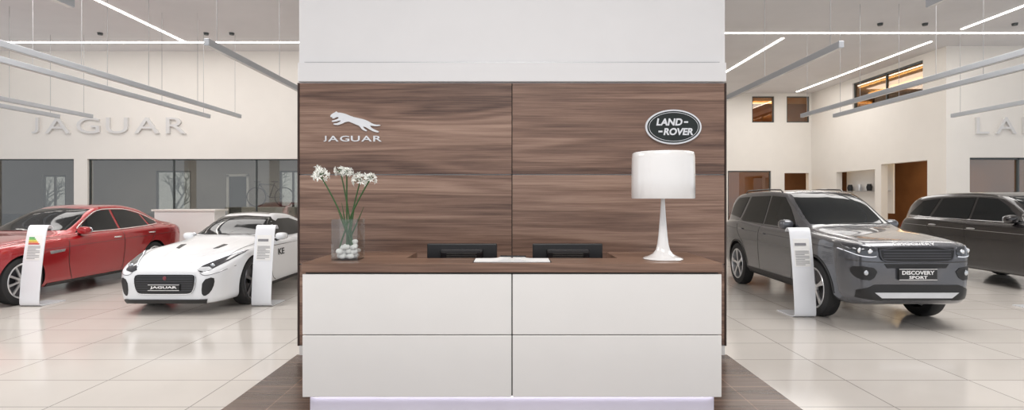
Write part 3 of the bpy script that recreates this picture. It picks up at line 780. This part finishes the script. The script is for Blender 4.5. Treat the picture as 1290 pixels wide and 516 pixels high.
c.patch('lower_bumper',[(-.80,.47),(-.60,.54),(.60,.54),(.80,.47),(.80,.38),(.6,.36),(-.6,.36),(-.80,.38)],'front',M_black,off=.006,res=.03)
c.patch('upper_intake',[(-.46,.785),(.46,.785),(.42,.735),(-.42,.735)],'front',M_black,off=.006)
c.patch('fog_light_recess',[(.54,.73),(.82,.765),(.86,.70),(.80,.60),(.62,.59)],'front',M_black,off=.006,mirror=True,res=.025,sm=1)
for sg in (1,-1):
    h,n=c.cast('front',.71*sg,.68); g=ellip(tuple(h+n*.006),(.012,.034,.030),18,8); c.T.part('fog_light',c.mp(g[0]),g[1],M_lens,smooth=True)
c.patch('skid_plate',[(-.60,.45),(.60,.45),(.50,.385),(-.50,.385)],'front',M_rim,off=.014)
c.plate(.60,.73,.27,[('DISCOVERY',.46,.66,.36),('SPORT',.26,.24,.28)])
c.line('bumper_seam',[(-.88,.82),(-.5,.80),(.5,.80),(.88,.82)],'front',M_gap,w=.008)
c.patch('sill_trim',[(1.36,.27),(3.12,.27),(3.12,.39),(1.36,.39)],'side',M_black,off=.01,mirror=True)
for ax in (.87,3.61):
    ar=[(ax+(.435)*math.cos(t),.37+(.435)*math.sin(t)) for t in np.linspace(.0,math.pi,14)]
    c.line('wheel_arch_trim',ar,'side',M_black,w=.03,off=.006,mirror=True,sm=1)
c.line('door_seam',[(1.48,1.06),(1.46,.8),(1.50,.45),(1.58,.36)],'side',M_gap,mirror=True)
c.line('door_seam',[(2.65,1.12),(2.66,.8),(2.64,.38)],'side',M_gap,mirror=True)
c.line('door_seam',[(3.62,1.14),(3.58,.95),(3.28,.75),(3.14,.5),(3.12,.38)],'side',M_gap,mirror=True)
c.line('side_crease',[(.4,.93),(1.4,.975),(3.0,1.0),(4.3,1.03)],'side',M_rimd,w=.006,off=.002,mirror=True)
c.line('hood_seam',[(.18,.70),(.6,.78),(1.15,.80)],'top',M_gap,w=.008,mirror=True)
c.line('hood_crease',[(.2,.40),(.7,.46),(1.1,.5)],'top',M_rimd,w=.006,off=.002,mirror=True)
c.patch('fender_vent',[(1.28,.94),(1.42,.95),(1.41,.88),(1.30,.87)],'side',M_black,mirror=True)
c.line('wiper',[(1.21,.55),(1.24,.2),(1.23,-.1)],'top',M_black,w=.02,off=.02); c.line('wiper',[(1.23,-.05),(1.26,-.3),(1.24,-.62)],'top',M_black,w=.02,off=.02)
c.mirrors(1.66,.84,1.17,P_grey); c.handles([(2.48,.99),(3.4,1.02)],P_grey)
for sg in (1,-1):
    pts=[(2.35,sg*.59,1.64),(2.45,sg*.59,1.69),(3.0,sg*.59,1.705),(3.8,sg*.59,1.69),(3.95,sg*.59,1.62)]
    g=path(pts,.012); c.T.part('roof_rail',c.mp(g[0]),g[1],M_blackg,smooth=True)
c.patch('tail_light',[(.62,1.05),(.86,1.05),(.86,.88),(.62,.88)],'back',M_redl,mirror=True)
c.patch('rear_window',[(-.6,1.2),(.6,1.2),(.52,1.5),(-.52,1.5)],'back',M_carglass)

P_white=mat('paint_white',(.78,.80,.83),.3,.0,coat=1,var=.01)
c=Car('sports_coupe_car',(-4.60,7.26),4.47,dict(
 top=[(0,.48),(.02,.57),(.06,.625),(.14,.665),(.4,.745),(.9,.86),(1.35,.93),(1.5,.96),(2.15,1.25),(2.5,1.315),(2.9,1.295),(3.6,1.12),(4.1,.95),(4.35,.90),(4.43,.8),(4.47,.6)],
 zs=[(0,.46),(.02,.53),(.06,.575),(.14,.61),(.4,.70),(.75,.80),(1.0,.815),(1.4,.82),(2.5,.86),(3.3,.93),(4.0,.90),(4.35,.86),(4.47,.58)],
 w=[(0,.60),(.02,.665),(.07,.75),(.16,.83),(.35,.90),(.6,.935),(.85,.95),(1.5,.925),(2.4,.915),(3.0,.94),(3.5,.965),(4.0,.93),(4.3,.83),(4.47,.65)],
 zb=[(0,.20),(.06,.15),(.4,.14),(4.1,.15),(4.47,.3)]),1.315,.50,P_white,(.85,3.47),.345,
 'white sports coupe with large black grille and swept headlamps',wh=.945,arch=.03,sx=.83)
c.wheels(5,M_rimd,.78,double=True)
c.patch('windshield',[(-.70,.975),(.70,.975),(.62,1.12),(.50,1.235),(0,1.26),(-.50,1.235),(-.62,1.12)],'front',M_carglass)
c.patch('side_window',[(1.78,.91),(2.15,1.12),(2.4,1.20),(2.85,1.195),(3.25,1.10),(3.3,1.03),(3.0,.935),(2.6,.915)],'side',M_carglass,mirror=True)
gr=[(-.38,.545),(.38,.545),(.46,.54),(.49,.51),(.485,.42),(.46,.34),(.42,.295),(.34,.285),(-.34,.285),(-.42,.295),(-.46,.34),(-.485,.42),(-.49,.51),(-.46,.54)]
c.patch('grille',gr,'front',M_black,off=.010)
for z in (.335,.365,.395,.425,.455,.485,.515): c.line('grille_mesh',[(-.45,z),(.45,z)],'front',M_rimd,w=.006,off=.014,sm=0)
c.line('grille_surround',gr,'front',M_chrome,w=.008,off=.014,closed=True,sm=1)
h,n=c.cast('front',0,.495); g=ellip((h.x-.012,0,.495),(.008,.030,.028),24,8); o=c.T.part('grille_badge',c.mp(g[0]),g[1],mat('badge_red',(.18,.02,.03),.3,coat=.5),smooth=True); o['label']='round red badge with silver rim'
hl=[(.48,.60),(.55,.568),(.67,.59),(.81,.69),(.91,.80),(.83,.795),(.70,.735),(.55,.665)]
c.patch('headlight',hl,'front',M_lensd,off=.006,mirror=True,res=.025)
for sg in (1,-1):
    h,n=c.cast('front',.66*sg,.645); g=ellip(tuple(h+n*.004),(.014,.042,.026),18,8); c.T.part('headlight_lens',c.mp(g[0]),g[1],M_lens,smooth=True)
c.line('daytime_light',[(.51,.635),(.60,.682),(.72,.742),(.86,.79)],'front',M_drl,w=.010,off=.012,mirror=True)
c.patch('side_intake',[(.60,.47),(.74,.51),(.75,.42),(.70,.30),(.62,.25),(.58,.30)],'front',M_black,off=.004,mirror=True,res=.025,sm=1)
c.patch('front_splitter',[(-.66,.215),(.66,.215),(.64,.17),(-.64,.17)],'front',M_black,off=.02)
c.line('bumper_seam',[(.54,.56),(.62,.52),(.80,.56),(.90,.62)],'front',M_rimd,w=.006,mirror=True)
c.plate(.335,.415,.25,'JAGUAR')
c.line('hood_seam',[(.16,.60),(.5,.74),(1.0,.77),(1.4,.72)],'top',M_gap,w=.008,mirror=True)
c.line('hood_crease',[(.12,.28),(.6,.36),(1.3,.42)],'top',M_rim,w=.006,off=.003,mirror=True)
c.patch('hood_vent',[(.72,.30),(.95,.34),(.93,.42),(.75,.37)],'top',M_black,mirror=True)
c.line('door_seam',[(1.55,.85),(1.48,.6),(1.55,.3),(1.7,.24)],'side',M_gap,mirror=True)
c.line('door_seam',[(2.98,.90),(3.02,.65),(2.9,.35),(2.8,.24)],'side',M_gap,mirror=True)
c.patch('sill_trim',[(1.30,.15),(3.02,.15),(3.02,.22),(1.30,.22)],'side',M_black,off=.012,mirror=True)
c.patch('fender_vent',[(1.22,.66),(1.42,.67),(1.40,.61),(1.24,.62)],'side',M_black,mirror=True)
c.text('door_letters','KE','side',1.85,.68,.24,.10,M_black,sg=-1,bold=.02)
c.mirrors(1.85,.82,.93,P_white,(.075,.11,.06)); c.handles([(2.75,.76)],P_white)
c.line('wiper',[(1.50,.6),(1.52,.2),(1.50,-.1)],'top',M_black,w=.02,off=.015); c.line('wiper',[(1.52,-.05),(1.54,-.3),(1.52,-.62)],'top',M_black,w=.02,off=.015)
c.patch('tail_light',[(.45,.84),(.80,.83),(.80,.77),(.45,.78)],'back',M_redl,mirror=True)
c.patch('roof_panel',[(2.35,-.40),(2.35,.40),(2.9,.38),(2.9,-.38)],'top',M_blackg,off=.003)

P_red=mat('paint_red',(.37,.008,.012),.22,.3,coat=1,var=.03)
c=Car('saloon_car',(-7.95,7.16),4.95,dict(
 top=[(0,.58),(.02,.69),(.06,.755),(.15,.80),(.6,.90),(1.2,.97),(1.62,1.01),(2.45,1.36),(2.8,1.44),(3.2,1.45),(3.7,1.39),(4.35,1.12),(4.7,1.05),(4.88,.99),(4.95,.75)],
 zs=[(0,.56),(.02,.65),(.06,.70),(.15,.74),(.6,.83),(1.3,.895),(2.5,.94),(3.8,.98),(4.6,.99),(4.88,.93),(4.95,.72)],
 w=[(0,.60),(.02,.67),(.07,.76),(.16,.83),(.35,.89),(.6,.92),(.9,.935),(3.9,.94),(4.5,.90),(4.8,.82),(4.95,.7)],
 zb=[(0,.25),(.08,.19),(.4,.17),(4.5,.20),(4.95,.35)]),1.45,.56,P_red,(.88,3.84),.345,
 'glossy red saloon car with chrome window trim and alloy wheels',wh=.93,arch=.035)
c.wheels(10,M_rim,.74)
c.patch('windshield',[(-.70,1.03),(.70,1.03),(.62,1.22),(.53,1.36),(0,1.38),(-.53,1.36),(-.62,1.22)],'front',M_carglass)
c.patch('side_window',[(1.98,.985),(2.45,1.25),(2.68,1.335),(2.93,1.345),(2.93,1.0)],'side',M_carglass,mirror=True)
c.patch('side_window',[(2.99,1.0),(2.99,1.345),(3.35,1.335),(3.68,1.25),(3.76,1.03)],'side',M_carglass,mirror=True)
c.patch('side_window',[(3.82,1.04),(3.75,1.23),(3.98,1.13),(4.1,1.06)],'side',M_carglass,mirror=True)
c.line('window_trim',[(1.93,.975),(2.45,1.265),(2.7,1.352),(3.0,1.36),(3.38,1.35),(3.8,1.235),(4.15,1.05),(3.8,1.02),(3.0,.985)],'side',M_chrome,w=.012,off=.008,closed=True,mirror=True,sm=1)
c.patch('grille',[(-.38,.70),(.38,.70),(.40,.55),(.32,.40),(-.32,.40),(-.40,.55)],'front',M_black,sm=1)
c.line('grille_surround',[(-.38,.705),(.38,.705),(.41,.55),(.32,.395),(-.32,.395),(-.41,.55)],'front',M_chrome,w=.014,off=.012,closed=True,sm=1)
c.patch('headlight',[(.48,.70),(.62,.73),(.80,.755),(.88,.75),(.84,.66),(.66,.61),(.52,.62)],'front',M_lensd,mirror=True,sm=1)
c.patch('front_intake',[(.42,.40),(.74,.44),(.70,.28),(.45,.27)],'front',M_black,mirror=True)
c.plate(.42,.50,.25,'JAGUAR')
c.line('door_seam',[(1.72,.92),(1.68,.6),(1.75,.32),(1.8,.25)],'side',M_gap,mirror=True)
c.line('door_seam',[(2.96,.98),(2.97,.6),(2.93,.25)],'side',M_gap,mirror=True)
c.line('door_seam',[(3.88,1.02),(3.82,.8),(3.55,.6),(3.45,.35),(3.42,.25)],'side',M_gap,mirror=True)
c.line('side_crease',[(1.0,.76),(2.5,.80),(4.6,.86)],'side',mat('paint_red_shade',(.12,.004,.006),.3,coat=1),w=.008,off=.002,mirror=True)  # crease shade painted as a strip in a darkened copy of the red
c.patch('fender_vent',[(1.32,.74),(1.62,.75),(1.60,.71),(1.34,.69)],'side',M_chrome,mirror=True)
c.patch('sill_trim',[(1.32,.19),(3.38,.19),(3.38,.24),(1.32,.24)],'side',M_black,off=.008,mirror=True)
c.line('hood_seam',[(.2,.62),(.7,.74),(1.5,.76)],'top',M_gap,w=.008,mirror=True)
c.mirrors(2.02,.82,1.02,P_red,(.08,.11,.065)); c.handles([(2.78,.86),(3.72,.89)],M_chrome)
c.patch('tail_light',[(.55,.93),(.82,.92),(.84,.80),(.55,.83)],'back',M_redl,mirror=True)
c.patch('tail_light',[(4.68,.93),(4.86,.91),(4.88,.82),(4.72,.82)],'side',M_redl,mirror=True)
c.line('wiper',[(1.66,.6),(1.68,.2),(1.66,-.1)],'top',M_black,w=.02,off=.02)

P_black=mat('paint_black',(.012,.010,.011),.22,.2,coat=1,var=.02)
c=Car('estate_off_roader_car',(9.30,7.4),4.85,dict(
 top=[(0,.90),(.02,.97),(.06,1.02),(.2,1.06),(.6,1.11),(1.3,1.16),(1.45,1.19),(2.25,1.60),(2.6,1.67),(3.1,1.69),(3.8,1.675),(4.35,1.62),(4.6,1.48),(4.76,1.15),(4.82,.95),(4.85,.8)],
 zs=[(0,.88),(.02,.94),(.06,.975),(.2,1.0),(1.3,1.09),(2.5,1.11),(4.0,1.15),(4.5,1.13),(4.85,.76)],
 w=[(0,.72),(.02,.78),(.07,.84),(.16,.89),(.35,.935),(.6,.96),(.9,.97),(4.0,.97),(4.4,.94),(4.7,.88),(4.85,.76)],
 zb=[(0,.33),(.08,.27),(.4,.23),(4.3,.24),(4.85,.45)]),1.69,.62,P_black,(.9,3.8),.385,
 'glossy black large off-roader with dark tinted windows',wh=.965,arch=.04)
c.wheels(5,M_rimd,.75,double=True)
c.patch('windshield',[(-.70,1.21),(.70,1.21),(.62,1.45),(.56,1.585),(0,1.61),(-.56,1.585),(-.62,1.45)],'front',M_carglass)
c.patch('side_window',[(1.85,1.15),(2.2,1.42),(2.45,1.545),(2.85,1.57),(2.85,1.155)],'side',M_carglass,mirror=True)
c.patch('side_window',[(2.91,1.155),(2.91,1.57),(3.68,1.555),(3.80,1.175)],'side',M_carglass,mirror=True)
c.patch('side_window',[(3.88,1.185),(3.76,1.55),(4.2,1.50),(4.48,1.22)],'side',M_carglass,mirror=True)
c.line('window_trim',[(1.80,1.135),(4.45,1.185)],'side',M_alu,w=.012,off=.006,mirror=True,sm=0)
c.patch('grille',[(-.48,.96),(.48,.96),(.46,.84),(-.46,.84)],'front',M_black)
c.patch('headlight',[(.54,.96),(.88,.98),(.90,.92),(.70,.87),(.56,.88)],'front',M_lensd,mirror=True,sm=1)
c.patch('front_intake',[(-.6,.56),(.6,.56),(.52,.42),(-.52,.42)],'front',M_black)
c.line('door_seam',[(1.68,1.09),(1.66,.8),(1.70,.36)],'side',M_gap,mirror=True)
c.line('door_seam',[(2.88,1.14),(2.89,.8),(2.87,.36)],'side',M_gap,mirror=True)
c.line('door_seam',[(3.84,1.15),(3.80,.95),(3.45,.75),(3.34,.36)],'side',M_gap,mirror=True)
c.line('side_crease',[(.6,.93),(2.5,.97),(4.5,1.02)],'side',M_alu,w=.006,off=.002,mirror=True)
c.mirrors(1.92,.85,1.2,P_black); c.handles([(2.72,1.0),(3.65,1.03)],M_alu)
c.patch('tail_light',[(.6,1.05),(.88,1.05),(.88,.93),(.6,.93)],'back',M_redl,mirror=True)

# ------------------------------------------------------------ extras behind
T=Thing('display_counter',(-7.6,12.9,0),'white low display counter beside the office glass','counter')
T.part('counter_body',*bevelg(boxg(-8.3,-6.9,12.7,13.2,0,1.26),.01,1),M_white)
T.part('counter_top',*boxg(-8.34,-6.86,12.66,13.24,1.26,1.30),M_wall)
T=Thing('display_plinth',(-7.3,16.6,0),'white display plinth under a bicycle','plinth')
T.part('plinth_body',*boxg(-8.1,-6.5,16.4,16.8,0,1.30),M_white)
T=Thing('bicycle',(-7.3,16.6,1.30),'dark slim racing bicycle on a white plinth','bicycle')
def torus(c,R,r,n=32,m=8):
    V=[];F=[]
    for i in range(n):
        t=2*math.pi*i/n
        for j in range(m):
            p=2*math.pi*j/m; V.append((c[0]+(R+r*math.cos(p))*math.cos(t),c[1]+r*math.sin(p),c[2]+(R+r*math.cos(p))*math.sin(t)))
    for i in range(n):
        for j in range(m): F.append((i*m+j,i*m+(j+1)%m,((i+1)%n)*m+(j+1)%m,((i+1)%n)*m+j))
    return V,F
A=Vector((-7.75,16.6,1.60));B=Vector((-6.9,16.6,1.60))
for p in (A,B):
    W=T.part('bicycle_wheel',*torus(p,.285,.015),M_black,smooth=True)
    T.part('wheel_spokes',*join(*[tube(p,p+Vector((math.cos(k*.785)*.28,0,math.sin(k*.785)*.28)),.003,5) for k in range(8)]),M_alu,parent=W)
bb=Vector((-7.35,16.6,1.58)); seat=Vector((-7.2,16.6,2.02)); head=Vector((-7.66,16.6,2.0))
T.part('bicycle_frame',*join(tube(bb,seat,.015),tube(bb,head,.018),tube(head,seat-Vector((0,0,.06)),.015),tube(bb,B,.01),tube(seat-Vector((0,0,.06)),B,.01),tube(head,A,.013)),M_blackg)
T.part('handlebar',*tube(head+Vector((-.05,-.2,.06)),head+Vector((-.05,.2,.06)),.012),M_black)
T.part('saddle',*ellip(seat+Vector((.02,0,.04)),(.12,.05,.02)),M_black,smooth=True)
v,f=boxg(11.55,11.6,16.6,18.9,1.1,2.6); struct(mk('trim_7',v,f,M_white))
v,f=boxg(11.3,11.56,16.7,18.8,1.78,1.80); tag(mk('shelf',v,f,M_alu,base=(11.4,17.7,1.78)),'thin shelf in the wall niche','shelf')
for i,y in enumerate((17.0,17.5,18.0,18.5)):
    g=join(lathe([(0,0),(.07,0),(.09,.12),(.06,.22),(.0,.22)],(11.42,y,1.80),16))
    tag(mk('display_item',*g,M_black if i%2 else M_rim,base=(11.42,y,1.80),smooth=True),'small accessory pot on the niche shelf','accessory','accessories on the niche shelf')

# ------------------------------------------------------------ lights
def area(name,loc,sx,sy,p,col=(1,.97,.94),rot=(0,0,0)):
    l=bpy.data.lights.new(name,'AREA'); l.shape='RECTANGLE'; l.size=sx; l.size_y=sy; l.energy=p; l.color=col
    o=bpy.data.objects.new(name,l); o.location=loc; o.rotation_euler=rot; COL.objects.link(o)
area('area_light_desk',(0,.8,5.2),3.5,2.0,195)
area('area_light_cars_a',(-6.3,6.5,5.3),3.5,4,300)
area('area_light_cars_b',(6.3,6.5,5.3),3.5,4,300)
area('area_light_rear_a',(-8,12.2,5.35),7,1.2,100)
area('area_light_rear_b',(8.5,11.8,5.35),6,1.2,100)
area('area_light_rear_c',(8.6,17.5,5.35),3,3,100)
area('area_light_office',(-9,16.6,2.95),8,2,50,(1,.94,.87))
area('area_light_lounge',(12.8,17,2.85),2,4,30,(1,.7,.4))
area('area_light_lounge_up',(12.8,17,5.3),2,4,45,(1,.7,.4))
area('area_light_lounge_rear',(9,21.6,2.85),3,1,25,(1,.7,.4))
area('area_light_lounge_rear_up',(9,21.6,5.3),3,1,25,(1,.7,.4))
w=bpy.data.worlds.new('world'); SC.world=w; w.use_nodes=True
bg=w.node_tree.nodes['Background']; bg.inputs['Color'].default_value=(.92,.95,1,1); bg.inputs['Strength'].default_value=1.08

# ------------------------------------------------------------ camera
cd=bpy.data.cameras.new('camera'); cd.sensor_width=36; cd.lens=36*690/1290; cd.shift_y=-8/1290; cd.clip_end=300
co=bpy.data.objects.new('camera',cd); co.location=(0,0,1.55); co.rotation_euler=(math.radians(90),0,0); COL.objects.link(co)
SC.camera=co
